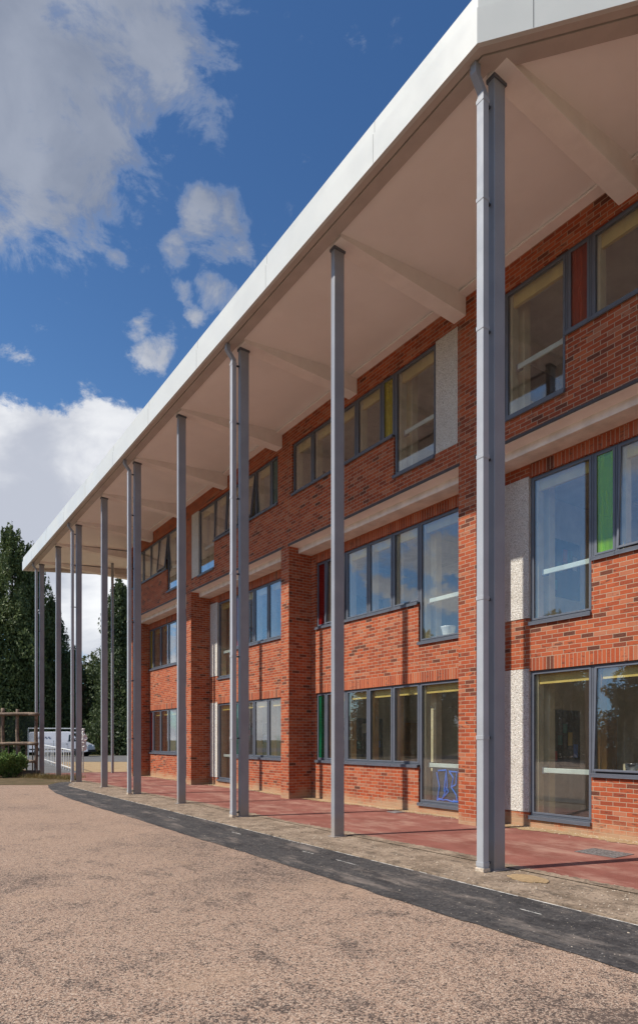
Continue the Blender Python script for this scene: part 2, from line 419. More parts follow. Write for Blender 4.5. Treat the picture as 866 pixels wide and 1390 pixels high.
# verge, sand, road and ramp at the far end
VB = B0
verge = [tuple((VB-CR*45)[:2]), tuple(VB[:2]), (5.5, 24.8), (6.2, 25.2), (6.5, 26.0), (6.46, 31.0), (5.9, 33), (3.0, 33)] + [tuple((VB-CR*45+CF*9)[:2])]
struct('verge', sheet(verge, -.008), M['verge'], 'dry brown verge behind the yard')['category'] = 'verge'
struct('sand', sheet([tuple(vpos(x, d)[:2]) for x, d in ((-14.5, 31.5), (-4, 30.5), (14, 30), (20, 44), (-22, 46))], -.012), M['sand'], 'bare sandy ground beyond the red path')['category'] = 'sand'
struct('road', sheet([tuple(vpos(x, d)[:2]) for x, d in ((-90, 45.5), (80, 45.5), (80, 63), (-90, 63))], -.004), M['road'], 'grey road in front of the conifers')['category'] = 'road'
struct('ramp_path', sheet([tuple(vpos(x, d)[:2]) for x, d in ((-12.3, 28.3), (-10.6, 28.8), (-13.2, 34), (-20, 47), (-23, 47), (-16.3, 35))], .001), M['road'], 'grey tarmac path rising beside the handrail')['category'] = 'path'

# loose stones: cannot be counted
m = MB(); r_ = random.Random(21)
def pebble(m, x, y, z, s):
    k = 6; b = len(m.v); ph = r_.uniform(0, 6)
    ring = [(x+s*math.cos(ph+i*6.283/k)*r_.uniform(.7, 1.2), y+s*math.sin(ph+i*6.283/k)*r_.uniform(.7, 1.2), z) for i in range(k)]
    m.v += ring + [(x+r_.uniform(-.3, .3)*s, y, z+s*r_.uniform(.5, .9))]
    for i in range(k): m.f.append((b+i, b+(i+1) % k, b+k)); m.mi.append(0)
for _ in range(2600):
    y = r_.uniform(1.8, 27); pebble(m, 9.70-abs(r_.gauss(0, .16)), y, .014, r_.uniform(.004, .014))
for _ in range(1800):
    y = 2+24*r_.random()**1.5; pebble(m, r_.uniform(5.46, 6.7), y, .008, r_.uniform(.003, .011))
for _ in range(420):
    y = 2+20*r_.random()**1.5; pebble(m, r_.uniform(4.1, 5.4), y, .006, r_.uniform(.002, .006) if r_.random() < .96 else .012)
tag(m.build('gravel', M['stone'], fix=False), 'loose pale grit scattered beside the path and wall', 'gravel', kind='stuff')

# ------------------------------------------------------------------ the school building
bld = thing('school_building', 'three-storey red brick school block with slender steel columns under a wide white-edged canopy', 'building', (9.0, 14.5, 0))
AP, AR = 9.0, 9.72               # face of the piers / top storey, face of the recessed storeys
PIERS = [(1.50, 1.93), (7.95, 8.38), (14.40, 14.80), (20.82, 21.23), (27.02, 27.45)]
BAYS = [(1.93, 7.95, -1), (8.38, 14.40, 1), (14.80, 20.82, -1), (21.23, 27.02, 1)]     # near edge, far edge, side on which the tall window stands
ZU = 6.77                        # underside of the top storey
FL = [dict(a=AR, head=2.84, sill=1.04, tall=.22, ptop=2.89, pbot=.27, z0=0.0, z1=3.30),
      dict(a=AR, head=6.35, sill=4.61, tall=3.72, ptop=6.38, pbot=3.80, z0=3.30, z1=ZU),
      dict(a=AP, head=9.40, sill=8.07, tall=7.18, ptop=9.42, pbot=7.20, z0=ZU, z1=9.93)]

def wall_cells(a0, a1, t0, t1, z0, z1, holes, band):
    """wall slab with rectangular openings; band = (t0,t1,z0,z1) of soldier courses"""
    ts = {t0, t1}; zs = {z0, z1}
    for h in holes + band:
        for q in h[:2]:
            if t0 < q < t1: ts.add(q)
        for q in h[2:4]:
            if z0 < q < z1: zs.add(q)
    ts = sorted(ts); zs = sorted(zs); m = MB()
    def inside(t, z, L): return any(h[0] < t < h[1] and h[2] < z < h[3] for h in L)
    solid = {}
    for i in range(len(ts)-1):
        for j in range(len(zs)-1):
            solid[i, j] = not inside((ts[i]+ts[i+1])/2, (zs[j]+zs[j+1])/2, holes)
    for (i, j), s_ in solid.items():
        if not s_: continue
        ta, tb, za, zb = ts[i], ts[i+1], zs[j], zs[j+1]
        mi = 1 if inside((ta+tb)/2, (za+zb)/2, band) else 0
        m.face([(a0, ta, za), (a0, ta, zb), (a0, tb, zb), (a0, tb, za)], mi)
        m.face([(a1, ta, za), (a1, tb, za), (a1, tb, zb), (a1, ta, zb)], 2)
        if not solid.get((i-1, j), False): m.face([(a0, ta, za), (a1, ta, za), (a1, ta, zb), (a0, ta, zb)], 0)
        if not solid.get((i+1, j), False): m.face([(a0, tb, za), (a0, tb, zb), (a1, tb, zb), (a1, tb, za)], 0)
        if not solid.get((i, j-1), False): m.face([(a0, ta, za), (a0, tb, za), (a1, tb, za), (a1, ta, za)], mi)
        if not solid.get((i, j+1), False): m.face([(a0, ta, zb), (a1, ta, zb), (a1, tb, zb), (a0, tb, zb)], 0)
    return m

def ring(m, a0, a1, t0, t1, z0, z1, w, mi=0, mat=None):
    m.box(a0, a1, t0, t0+w, z0, z1, mi, mat); m.box(a0, a1, t1-w, t1, z0, z1, mi, mat)
    m.box(a0, a1, t0+w, t1-w, z0, z0+w, mi, mat); m.box(a0, a1, t0+w, t1-w, z1-w, z1, mi, mat)

def window(name, a, t0, t1, z0, z1, glass='glass', open_deg=0, rail=False, far=False):
    """outer frame mesh (the part) with sash, pane, sill, inner board as its pieces"""
    fa = a+.045; F = .028
    m = MB(); ring(m, fa, fa+.075, t0+.002, t1-.002, z0+.002, z1-.002, F)
    w = m.build(name, M['frame'], bld, bevel=.003)
    T = Matrix.Identity(4)
    if open_deg:
        piv = Vector((fa, 0, z1-F)); T = Matrix.Translation(piv) @ Matrix.Rotation(R(open_deg), 4, 'Y') @ Matrix.Translation(-piv)
    s0, s1, q0, q1 = t0+F+.006, t1-F-.006, z0+F+.006, z1-F-.006
    S = .034
    sm = MB(); ring(sm, fa-.008, fa+.052, s0, s1, q0, q1, S, 0, T)
    sm.build('sash', M['sash'], w, bevel=.003)
    pm = MB(); pm.box(fa+.012, fa+.030, s0+S-.004, s1-S+.004, q0+S-.004, q1-S+.004, 0, T)
    pm.build('pane', M[glass], w)
    si = MB(); si.box(a-.045, fa+.01, t0-.0 if True else t0, t1, z0-.045, z0+.001); si.box(a-.045, a-.038, t0, t1, z0-.065, z0-.045)
    si.build('sill', M['frame'], w, bevel=.003)
    # interior lining: pine/cream jamb at the far side and yellow board at the head
    ia = fa+.078
    if t1-t0 > .6:
        jm = MB(); jm.box(ia, ia+.16, t1-.10, t1-.015, z0, z1)
        jm.build('jamb_lining', M['pine' if z0 < 2 and not rail else 'cream'], w)
        hm = MB(); hm.box(ia+.03, ia+.09, t0+.01, t1-.105, z1-.24, z1-.002)
        hm.build('head_board', M['yellow_board'], w)
    return w
def rail_part(w, a, t0, t1, z):
    m = MB(); m.box(a+.135, a+.175, t0+.03, t1-.20, z-.045, z+.045); m.build('guard_rail', M['rail_white'], w, bevel=.01)
    m = MB(); m.box(a+.145, a+.215, t1-.26, t1-.16, z-.06, z+.06); m.build('rail_bracket', M['sash'], w, bevel=.006)
    m = MB(); m.box(a+.24, a+.42, t1-.30, t1-.14, z-1.3, z+1.9); 

# narrow tinted lights: where in the strip (n = next to the tall window, e = far end) and colour
NARROW = {(0, 0): ('e', 'g_green'), (0, 1): ('e', 'g_green'), (0, 2): ('n', 'g_teal'), (0, 3): ('e', 'g_red'),
          (1, 0): ('n', 'g_lime'), (1, 1): ('e', 'g_red'), (1, 2): ('n', 'g_orange'), (1, 3): ('e', 'g_yellow'),
          (2, 0): ('n', 'g_orange'), (2, 1): ('n', 'g_yellow'), (2, 2): ('e', 'g_teal'), (2, 3): ('e', 'g_lime')}
OPEN = {(0, 0, 0): 2.5, (1, 0, 0): 2.6, (1, 1, 0): 0, (2, 2, 2): 7, (2, 2, 1): 4, (2, 3, 0): 6, (2, 3, 1): 2, (2, 2, 0): 3, (0, 0, 2): 2, (1, 0, 2): 3, (1, 1, 3): 2}
holes_top = []; bands_top = []
WIN = {}
for fi, F in enumerate(FL):
    a = F['a']
    for bi, (e0, e1, side) in enumerate(BAYS):
        at = (lambda s_: e0+s_) if side > 0 else (lambda s_: e1-s_)
        def rng(s0, s1):
            p, q = at(s0), at(s1); return (min(p, q), max(p, q))
        top = fi == 2
        pl = (.02, .614); tl = (.614, 1.84); st = (1.84, 5.86 if top else 5.80)
        ph = rng(*pl); th = rng(*tl); sh = rng(*st)
        H = [(*ph, F['pbot'], F['ptop']), (*th, F['tall'], F['head']), (*sh, F['sill'], F['head'])]
        lo, hi = rng(pl[0] if not top else 0, st[1]+.05)
        BD = [] if top else [(*rng(tl[0], st[1]), F['head'], F['head']+.225)]
        if top: holes_top += H
        else:
            wall_cells(a, a+.30, e0-.02, e1+.02, F['z0'], F['z1'], H, BD).build('brick_wall', [M['brick'], M['soldier'], M['room']], bld)
        # rough panel
        p = MB(); p.box(a+.01 if top else a-.012, a+.12, ph[0]+.006, ph[1]-.006, F['pbot']+.006, F['ptop']-.006)
        p.build('pebbledash_panel', M['panel'], bld, bevel=.004)
        p = MB(); p.box(a+.121, a+.29, ph[0], ph[1], F['pbot'], F['ptop']); p.build('panel_backing', M['room'], bld)
        w = window('tall_window', a, *th, F['tall'], F['head'], rail=True); rail_part(w, a, *th, F['sill']); WIN[fi, bi, 't'] = (w, th)
        where, gcol = NARROW[fi, bi]
        NW = .42
        if where == 'n': cuts = [(st[0], st[0]+NW, gcol)]; s = st[0]+NW; eend = st[1]
        else: cuts = [(st[1]-NW, st[1], gcol)]; s = st[0]; eend = st[1]-NW
        pw = (eend-s)/4
        for k in range(4): cuts.append((s+k*pw, s+(k+1)*pw, k))
        for (u0, u1, kind) in cuts:
            q = rng(u0, u1)
            if isinstance(kind, str): window('narrow_window', a, *q, F['sill'], F['head'], glass=kind)
            else:
                w = window('window', a, *q, F['sill'], F['head'], open_deg=OPEN.get((fi, bi, kind), 0)); WIN[fi, bi, kind] = (w, q)
                m = MB(); m.box(a+.128, a+.134, q[1]-.092, q[1]-.035, F['sill']+.42, F['sill']+.50)
                m.build('handle_label', M['white_plastic'], w)
wall_cells(AP, AP+.30, PIERS[0][0], PIERS[-1][1], ZU, 9.93, holes_top, bands_top).build('brick_wall', [M['brick'], M['soldier'], M['room']], bld)
for (p0, p1) in PIERS:
    m = MB(); m.box(AP, AR+.3, p0, p1, -.05, ZU-.003); m.build('brick_pier', M['brick'], bld)
for (e0, e1, side) in BAYS:
    m = MB(); m.box(AP+.012, AR-.002, e0+.002, e1-.002, ZU-.03, ZU-.004); m.build('overhang_soffit', M['beam'], bld)
    m = MB(); m.box(AP-.012, AP+.010, e0-.03, e1+.03, ZU-.022, ZU+.030); m.build('drip_edge', M['drip'], bld, bevel=.003)
# movement joints on the top storey
m = MB()
for y in (8.36, 14.42, 21.25): m.box(AP-.001, AP+.02, y-.006, y+.006, ZU+.035, 9.6)
m.build('movement_joint', M['grit'], bld)
# vents and marks low on the wall
m = MB()
m.box(AR-.003, AR+.01, 6.70, 6.93, .075, .14)
for k in range(4): m.box(AR-.006, AR-.003, 6.715+k*.055, 6.745+k*.055, .085, .13)
m.build('air_brick', [M['soldier']], bld)
# end walls, rear wall, rooms
m = MB(); m.box(AP+.3, 19, 27.15, 27.45, 0, ZU-.01); m.box(AP+.3, 19, 27.15, 27.45, ZU-.01, 9.93); m.build('brick_end_wall', M['brick'], bld)
m = MB(); m.box(AP+.3, 19, 1.50, 1.80, 0, 9.93); m.build('brick_end_wall', M['brick'], bld)
m = MB(); m.box(18.7, 19.0, 1.8, 27.15, 0, 9.93); m.build('brick_rear_wall', M['brick'], bld)
for zf, thk in ((3.28, .34), (6.62, .32)):
    m = MB(); m.box((AR if zf < 5 else AP)+.301, 18.7, 1.8, 27.15, zf, zf+thk-.06); m.build('floor_slab', M['room_ceiling'], bld)
    m = MB(); m.box(AR+.303, 18.7, 1.8, 27.15, zf+thk-.055, zf+thk); m.build('floor_finish', M['room_dark'], bld)
m = MB(); m.box(AP+.305, AR+.31, 1.8, 27.15, 6.60, ZU-.035); m.build('floor_slab', M['room_ceiling'], bld)
m = MB(); m.box(AR+.301, 18.7, 1.8, 27.15, .02, .06); m.build('floor_finish', M['room_dark'], bld)
m = MB(); m.box(AP+.301, 18.7, 1.8, 27.15, 9.62, 9.9); m.build('floor_slab', M['room_ceiling'], bld)
m = MB(); m.box(14.2, 14.35, 1.8, 27.15, .06, 9.6); m.build('interior_wall', M['room'], bld)
for y in (8.1, 14.6, 21.0):
    for z0, z1 in ((.06, 3.28), (3.62, 6.6), (6.95, 9.62)):
        m = MB(); m.box((AR if z0 < 6 else AP)+.31, 14.2, y, y+.12, z0, z1); m.build('partition_wall', M['room'], bld)
papers = [M['white_plastic'], M['red_plastic'], M['teal_plastic'], M['card'], M['blue'], M['yellow_board']]
rp = random.Random(17)
for y in (8.1, 14.6, 21.0, 27.148):
    for z0, a0 in ((.06, AR), (3.62, AR), (6.95, AP)):
        m = MB(); m.box(a0+.9, a0+2.7, y-.025, y-.002, z0+.95, z0+2.15); pb = m.build('pinboard', M['board'], bld, bevel=.004)
        for i in range(9):
            xx = a0+1.0+.18*i+rp.uniform(-.01, .02); zz = z0+1.05+rp.uniform(0, .7)
            m = MB(); m.box(xx, xx+.15, y-.030, y-.026, zz, zz+rp.choice((.2, .28))); m.build('paper', papers[rp.randrange(6)], pb)
        m = MB(); m.box(a0+3.2, a0+4.1, y-.045, y-.002, z0, z0+2.05); dr = m.build('door', M['pine'], bld, bevel=.004)
        m = MB(); m.box(a0+3.28, a0+3.31, y-.10, y-.046, z0+.98, z0+1.02); m.build('handle', M['chrome'], dr)
# cream columns behind the tall windows
for fi, F in enumerate(FL):
    for bi in range(4):
        w, th = WIN[fi, bi, 't']
        side = BAYS[bi][2]
        c = th[1]-.02
        m = MB(); m.box(F['a']+.42, F['a']+.60, c-.10, c+.10, F['z0']+.30 if fi else .06, F['z1']-.35)
        m.build('interior_post', M['cream'], bld, bevel=.01)
# ceiling lamps and downstand beams
for fi, zc in ((0, 3.26), (1, 6.58), (2, 9.60)):
    for bi, (e0, e1, _) in enumerate(BAYS):
        for k in range(2):
            y = e0+1.4+k*2.6
            m = MB(); m.box(13.0, 13.25, y-.3, y+1.3, zc-.07, zc-.012)
            m.build('ceiling_lamp', M['ceramic'], bld)
        m = MB(); m.box(10.6, 14.1, e0+2.9, e0+3.15, zc-.32, zc-.012); m.build('ceiling_beam', M['room_ceiling'], bld)

m = MB(); m.box(10.75, 12.2, 3.75, 3.93, 6.50, 6.565); m.build('ceiling_lamp', M['lamp'], bld)
# --- canopy
plan = [(5.70, 33.1), (5.70, 5.02), (12.0, -2.35), (20.0, -2.35), (20.0, 30.4), (12.0, 30.4)]
def offset(poly, d):
    n = len(poly); out = []
    cx = sum(p[0] for p in poly)/n; cy = sum(p[1] for p in poly)/n
    area = sum(poly[i][0]*poly[(i+1) % n][1]-poly[(i+1) % n][0]*poly[i][1] for i in range(n)); sg = 1 if area > 0 else -1
    for i in range(n):
        p0, p1, p2 = Vector(poly[i-1]), Vector(poly[i]), Vector(poly[(i+1) % n])
        d1 = (p1-p0).normalized(); d2 = (p2-p1).normalized()
        n1 = Vector((-d1.y, d1.x))*sg; n2 = Vector((-d2.y, d2.x))*sg
        b = (n1+n2); b = b/b.dot(n1) ; out.append((p1.x+b.x*d, p1.y+b.y*d))
    return out
def loops(m, seq, mi=0):
    """seq of (offset, z): skin between offset copies of the plan"""
    L = [[(*p, z) for p in offset(plan, o)] for o, z in seq]
    n = len(plan)
    for a_, b_ in zip(L, L[1:]):
        for i in range(n):
            j = (i+1) % n; m.face([a_[i], a_[j], b_[j], b_[i]], mi)
    return L
m = MB(); loops(m, [(.06, 9.662), (0, 9.655), (0, 10.07), (.006, 10.074), (.035, 10.076), (.035, 10.082), (.028, 10.085), (.028, 10.27), (.05, 10.285), (.20, 10.30)])
fascia = m.build('fascia', M['white_fascia'], bld)
m = MB(); loops(m, [(.06, 9.662), (.15, 9.662), (.15, 9.70), (.165, 9.70), (.165, 9.650), (.36, 9.650), (.36, 9.71), (.372, 9.71), (.372, 9.99)])
m.build('gutter_soffit', M['taupe'], bld)
# fascia sheet joints
m = MB()
jm = []
y = 8.0
for y in (6.9, 9.9, 12.9, 15.9, 18.9, 21.9, 24.9, 27.9, 30.9):
    m = MB(); m.box(5.698, 5.71, y-.0015, y+.0015, 9.66, 10.07); m.build('sheet_joint', M['dark'], fascia)
    m = MB(); m.box(5.726, 5.74, y-.0015, y+.0015, 10.088, 10.27); m.build('sheet_joint', M['dark'], fascia)
dch = Vector((1, -1.17, 0)).normalized(); nch = Vector((-1.17, -1, 0)).normalized()
for s_ in (.62, 3.6, 6.4):
    c = Vector((5.7, 5.02, 0))+dch*s_; m = MB()
    m.face([c+nch*.002+dch*-.003+Vector((0, 0, 9.66)), c+nch*.002+dch*.003+Vector((0, 0, 9.66)), c+nch*.002+dch*.003+Vector((0, 0, 10.07)), c+nch*.002-dch*.003+Vector((0, 0, 10.07))])
    m.build('sheet_joint', M['dark'], fascia, fix=False)
# roof
m = MB(); L = loops(m, [(.20, 10.30), (3.2, 10.55)]); m.face(L[-1])
m.build('roof_sheet', M['roof'], bld)
# sloping soffit board: rises gently towards the wall
ins = offset(plan, .372)
def sofz(a): return 9.705 + max(0, min(a, AP)-6.07)*.069
m = MB()
def clip(poly, a, keep_less):
    out = []
    for i in range(len(poly)):
        p, q = poly[i], poly[(i+1) % len(poly)]
        ip = (p[0] <= a) == keep_less; iq = (q[0] <= a) == keep_less
        if ip: out.append(p)
        if ip != iq:
            k = (a-p[0])/(q[0]-p[0]); out.append((a, p[1]+k*(q[1]-p[1])))
    return out
for less in (True, False):
    m.face([(p[0], p[1], sofz(p[0])) for p in clip(ins, AP, less)])
m.build('soffit_board', M['soffit'], bld)
# trim where the soffit meets the wall
COLT = [5.17+3.27*i for i in range(9)]
BT = [c-.10 for c in COLT]
edges = [1.6]+[v for c in BT for v in (c-.15, c+.15)]+[31.8]
m = MB()
for i in range(0, len(edges), 2):
    y0, y1 = edges[i], edges[i+1]
    if y1 > 27.5: y1 = min(y1, 27.45)
    if y1-y0 < .1: continue
    m.box(8.80, AP-.002, y0, y1, 9.83, 9.86); m.box(8.83, AP-.002, y0, y1, 9.861, 9.90)
m.build('soffit_trim', M['beam'], bld, bevel=.003)
for i, c in enumerate(BT):
    a1 = AP-.002 if c < 27.4 else 10.6
    m = MB(); m2 = [(6.10, 9.66), (a1, 9.49)]
    pts = []
    for y in (c-.15, c+.15):
        pts.append([(6.10, y, 9.648), (a1, y, 9.485), (a1, y, 9.92), (6.10, y, 9.72)])
    m.face(pts[0]); m.face(pts[1][::-1])
    for k in range(4):
        j = (k+1) % 4; m.face([pts[0][k], pts[1][k], pts[1][j], pts[0][j]])
    m.build('canopy_beam', M['beam'], bld, bevel=.006)
# columns and downpipes
for i, c in enumerate(COLT):
    m = MB(); m.box(6.12, 6.32, c-.05, c+.05, 0, 9.70); col = m.build('column', M['steel'], bld, bevel=.008)
    m = MB(); m.box(6.08, 6.36, c-.09, c+.09, .004, .016); m.build('base_plate', M['steel'], col, bevel=.003)
    m = MB(); m.box(6.105, 6.335, c-.065, c+.065, 9.60, 9.648); m.build('cap', M['frame'], col, bevel=.003)
    if i % 2 == 0:
        x0, x1 = 5.945, 6.045; y0, y1 = c-.03, c+.075
        m = MB(); zt = 9.33
        m.box(x0, x1, y0, y1, .05, zt)
        dp = m.build('downpipe', M['pipe'], bld, bevel=.007)
        # swan neck: outlet, slanted piece, straight piece
        sn = MB(); ox = -.13
        def seg(p, q):
            A = [(p[0], y0+.008, p[1]), (p[0]+.085, y0+.008, p[1]), (p[0]+.085, y1-.008, p[1]), (p[0], y1-.008, p[1])]
            Bq = [(q[0], y0+.008, q[1]), (q[0]+.085, y0+.008, q[1]), (q[0]+.085, y1-.008, q[1]), (q[0], y1-.008, q[1])]
            sn.face(A); sn.face(Bq[::-1])
            for k in range(4): sn.face([A[k], A[(k+1) % 4], Bq[(k+1) % 4], Bq[k]])
        seg((x0+.008, zt-.02), (x0+.008, zt+.05)); seg((x0+.008, zt+.05), (x0+.008+ox, zt+.20)); seg((x0+.008+ox, zt+.20), (x0+.008+ox, 9.652))
        sn.build('swan_neck', M['steel'], dp, fix=False)
        for zz, big in ((.10, 0), (1.62, 1), (3.3, 1), (5.0, 1), (6.55, 1), (8.1, 1), (9.28, 1)):
            cm = MB(); cm.box(x0-.005, x1+.005, y0-.005, y1+.005, zz-.03 if zz < 1 else zz-.025, zz+.025)
            cm.build('collar', M['pipe'], dp, bevel=.003)
            cm = MB(); cm.box(x1+.005, 6.12, (y0+y1)/2-.012, (y0+y1)/2+.012, zz-.014, zz+.014); cm.build('bracket', M['dark'], dp)
        cm = MB(); cm.box(x0-.012, x1+.012, y0-.012, y1+.012, .004, .055); cm.build('shoe', M['stone'], dp, bevel=.006)
# free-standing round post under the far end
m = MB(); m.tube((9.12, 30.25, 0), (9.12, 30.25, 9.9), .065, n=20); m.build('round_post', M['steel'], bld)

# blue strokes painted on the dark board behind the second bay's tall window
w, th = WIN[0, 1, 't']
m = MB(); m.box(AR+.13, AR+.15, th[0]+.04, th[1]-.30, .27, 1.0); board = m.build('lower_board', M['board'], w)
m = MB()
def stroke(pts, wd=.011):
    wd *= 1.25
    P = [Vector((AR+.112, th[0]+p[0], p[1])) for p in pts]
    for p, q in zip(P, P[1:]): m.tube(p, q, wd, n=6)
Y0 = .06
stroke([(.74, .93), (.50, .95), (.47, .60), (.62, .33), (.76, .30), (.70, .60), (.78, .90)], .013)
stroke([(.50, .60), (.44, .50), (.60, .36)], .012)
stroke([(.42, .93), (.20, .92), (.23, .66), (.36, .60), (.30, .80), (.42, .93)], .012)
stroke([(.36, .60), (.22, .45), (.19, .30), (.30, .33)], .012)
stroke([(.16, .95), (.10, .7), (.14, .5)], .010)
stroke([(.73, .34), (.60, .31), (.49, .33), (.40, .31), (.30, .30), (.12, .31)], .012)
stroke([(.50, .90), (.53, .72), (.56, .50)], .016)
m.build('blue_strokes', M['blue'], w)

# ------------------------------------------------------------------ things standing in the windows
def bowl(name, label, cat, x, y, z, r, h, mat, group=None):
    m = MB(); m.lathe([(0, 0), (r*.62, 0), (r*.66, h*.06), (r*.8, h*.45), (r*.93, h*.9), (r, h), (r*.95, h*1.0), (r*.74, h*.45), (0, h*.15)], (0, 0, 0), 28)
    o = m.build(name, mat, smooth=True); o.location = (x, y, z); return tag(o, label, cat, group)
_, q = WIN[1, 1, 't']
bowl('bowl', 'white glazed bowl low in the tall first-floor window beside the big double column', 'bowl', AR+.30, q[0]+.62, 3.785, .17, .22, M['ceramic'])
m = MB(); m.box(AR+.14, AR+.5, q[0]+.05, q[1]-.02, 3.70, 3.78); m.build('window_ledge', M['cream'], bld)
_, q = WIN[1, 1, 3]
bowl('bowl', 'white pot on the first-floor window ledge beside the red glass', 'pot', AR+.26, q[0]+.35, 4.66, .10, .22, M['ceramic'])
_, q = WIN[1, 2, 't']
bowl('basket', 'pale teal tub in the tall first-floor window beside the rough panel', 'tub', AR+.30, q[0]+.45, 3.785, .16, .24, M['rail_white'])
m = MB(); m.box(AR+.14, AR+.5, q[0]+.05, q[1]-.02, 3.70, 3.78); m.build('window_ledge', M['cream'], bld)
_, q = WIN[0, 0, 0]
for (fi, bi, k) in ((0, 0, 0), (0, 2, 3), (0, 2, 2), (1, 1, 3), (0, 1, 2)):
    _, qq = WIN[fi, bi, k]; s_ = FL[fi]['sill']
    m = MB(); m.box(AR+.135, AR+.42, qq[0]+.01, qq[1]-.01, s_-.03, s_+.025); m.build('window_ledge', M['cream'], bld)
m = MB(); cx, cy = AR+.30, q[0]+.30
m.lathe([(0, 0), (.17, 0), (.18, .01), (.20, .14), (.205, .145), (.19, .14), (.165, .02), (0, .02)], (0, 0, 0), 28)
tray = m.build('cooking_pan', M['chrome'], smooth=True); tray.location = (cx, cy, FL[0]['sill']+.027)
tag(tray, 'shiny metal pan on the ledge of the tilted ground-floor window at the right edge', 'pan')
m = MB()
_, q = WIN[0, 2, 3]
m.box(-.12, .12, -.17, .17, 0, .30); m.box(-.122, .122, -.02, .02, .296, .304); m.box(-.16, -.12, -.17, .17, .27, .30)
o = m.build('cardboard_box', M['card'], bevel=.006); o.location = (AR+.30, (q[0]+q[1])/2, FL[0]['sill']+.027); tag(o, 'tan cardboard box on the ground-floor ledge in the bay beyond the double column', 'box')
def bottle(x, y, z, label, mat, h=.3, r=.045):
    m = MB(); m.lathe([(0, 0), (r, 0), (r, h*.6), (r*.4, h*.8), (r*.4, h), (0, h)], (0, 0, 0), 18)
    o = m.build('bottle', mat, smooth=True); o.location = (x, y, z); return tag(o, label, 'bottle')
_, q = WIN[0, 2, 2]
bottle(AR+.28, q[0]+.25, FL[0]['sill']+.027, 'white bottle on the ground-floor ledge beside the cardboard box', M['white_plastic'])
bottle(AR+.32, q[0]+.42, FL[0]['sill']+.027, 'teal bottle on the ground-floor ledge behind the white bottle', M['teal_plastic'], .26)
def chair(x, y, rz, label, mat, group=None):
    t_ = thing('chair', label, 'chair', (x, y, .065), group); 
    def part(name, bm_, mt, bv=0):
        o = bm_.build(name, mt, None, bevel=bv); o.parent = t_; return o
    m = MB(); m.box(-.2, .2, -.2, .2, .43, .46); part('seat', m, mat, .012)
    m = MB(); m.box(.18, .21, -.2, .2, .56, .84); part('backrest', m, mat, .012)
    for sx in (-.17, .17):
        for sy in (-.17, .17):
            m = MB(); m.tube((sx*1.1, sy*1.1, 0), (sx, sy, .43 if sx < 0 else .60), .012, n=8); part('leg', m, M['chrome'])
    t_.rotation_euler.z = rz; return t_
_, q = WIN[0, 3, 3]
def desk(x, y, label, group=None):
    t_ = thing('desk', label, 'desk', (x, y, .065), group)
    m = MB(); m.box(-.3, .3, -.6, .6, .71, .74); o = m.build('desk_top', M['pine'], bevel=.006); o.parent = t_
    for sx in (-.26, .26):
        for sy in (-.55, .55):
            m = MB(); m.tube((sx, sy, 0), (sx, sy, .71), .018, n=8); o = m.build('leg', M['chrome']); o.parent = t_
    return t_
desk(11.4, 25.2, 'pine desk behind the farthest ground-floor windows')
chair(10.9, 25.6, .3, 'red plastic chair seen through the farthest ground-floor windows, beside the dark red glass', M['red_plastic'])
chair(10.9, 24.4, -.4, 'red plastic chair seen through the farthest ground-floor windows, nearer the columns', M['red_plastic'])
desk(11.9, 12.3, 'pine desk inside the ground-floor room with the green glass')
chair(11.4, 12.6, .2, 'teal plastic chair inside the ground-floor room with the green glass', M['teal_plastic'])
chair(11.4, 11.3, 2.9, 'blue plastic chair inside the ground-floor room with the green glass', M['blue'])
def cupboard(x, y, z, w, h, label, mat):
    t_ = thing('cupboard', label, 'cupboard', (x, y, z))
    m = MB(); m.box(-.22, .22, -w/2, w/2, 0, h); o = m.build('carcass', mat, bevel=.006); o.parent = t_
    for s_ in (-1, 1):
        m = MB(); m.box(-.242, -.221, min(0.004*s_, s_*(w/2-.01)), max(.004*s_, s_*(w/2-.01)), .05, h-.03); o = m.build('door', M['cream'], bevel=.004); o.parent = t_
        m = MB(); m.box(-.26, -.243, s_*.05-.008, s_*.05+.008, h*.45, h*.6); o = m.build('handle', M['chrome']); o.parent = t_
    return t_
cupboard(13.93, 10.9, .062, 1.6, 1.9, 'cream double cupboard at the back of the ground-floor room with the green glass', M['pine'])
cupboard(13.93, 5.3, .062, 1.4, 2.0, 'cream double cupboard at the back of the nearest ground-floor room', M['pine'])
cupboard(13.93, 17.5, .062, 1.6, 1.3, 'low cream cupboard at the back of the ground-floor room with the cardboard box', M['pine'])

# ------------------------------------------------------------------ small things on the ground
m = MB(); m.box(-.24, .24, -.30, .30, 0, .006); 
for i in range(9):
    for j in range(7):
        x_ = -.20+i*.05; y_ = -.25+j*.083; s_ = 1 if (i+j) % 2 else -1
        m.tube((x_-.02, y_-.016*s_, .007), (x_+.02, y_+.016*s_, .007), .004, n=5)
o = m.build('access_cover', simple('worn_iron', (.16, .15, .145), .55, .5, 25, bs=.4)); o.location = (8.33, 5.05, .012); tag(o, 'chequered metal access cover set in the red path beside the nearest column', 'access cover')
m = MB(); m.box(-.15, .15, -.15, .15, 0, .004)
for i in range(7): m.box(-.13, .13, -.13+i*.04, -.113+i*.04, .0045, .010)
o = m.build('drain_grate', M['galv']); o.location = (9.28, 10.45, .017); tag(o, 'small square drain grate at the foot of the brick wall', 'drain')
m = MB(); k = 18; pts = [(math.cos(i*6.283/k)*.17*random.uniform(.85, 1.1), math.sin(i*6.283/k)*.26*random.uniform(.85, 1.1)) for i in range(k)]
m.prism(pts, 0, .012); o = m.build('concrete_patch', M['sand'], bevel=.004); o.location = (6.10, 4.62, .006); tag(o, 'pale oval concrete patch at the foot of the nearest column', 'patch')

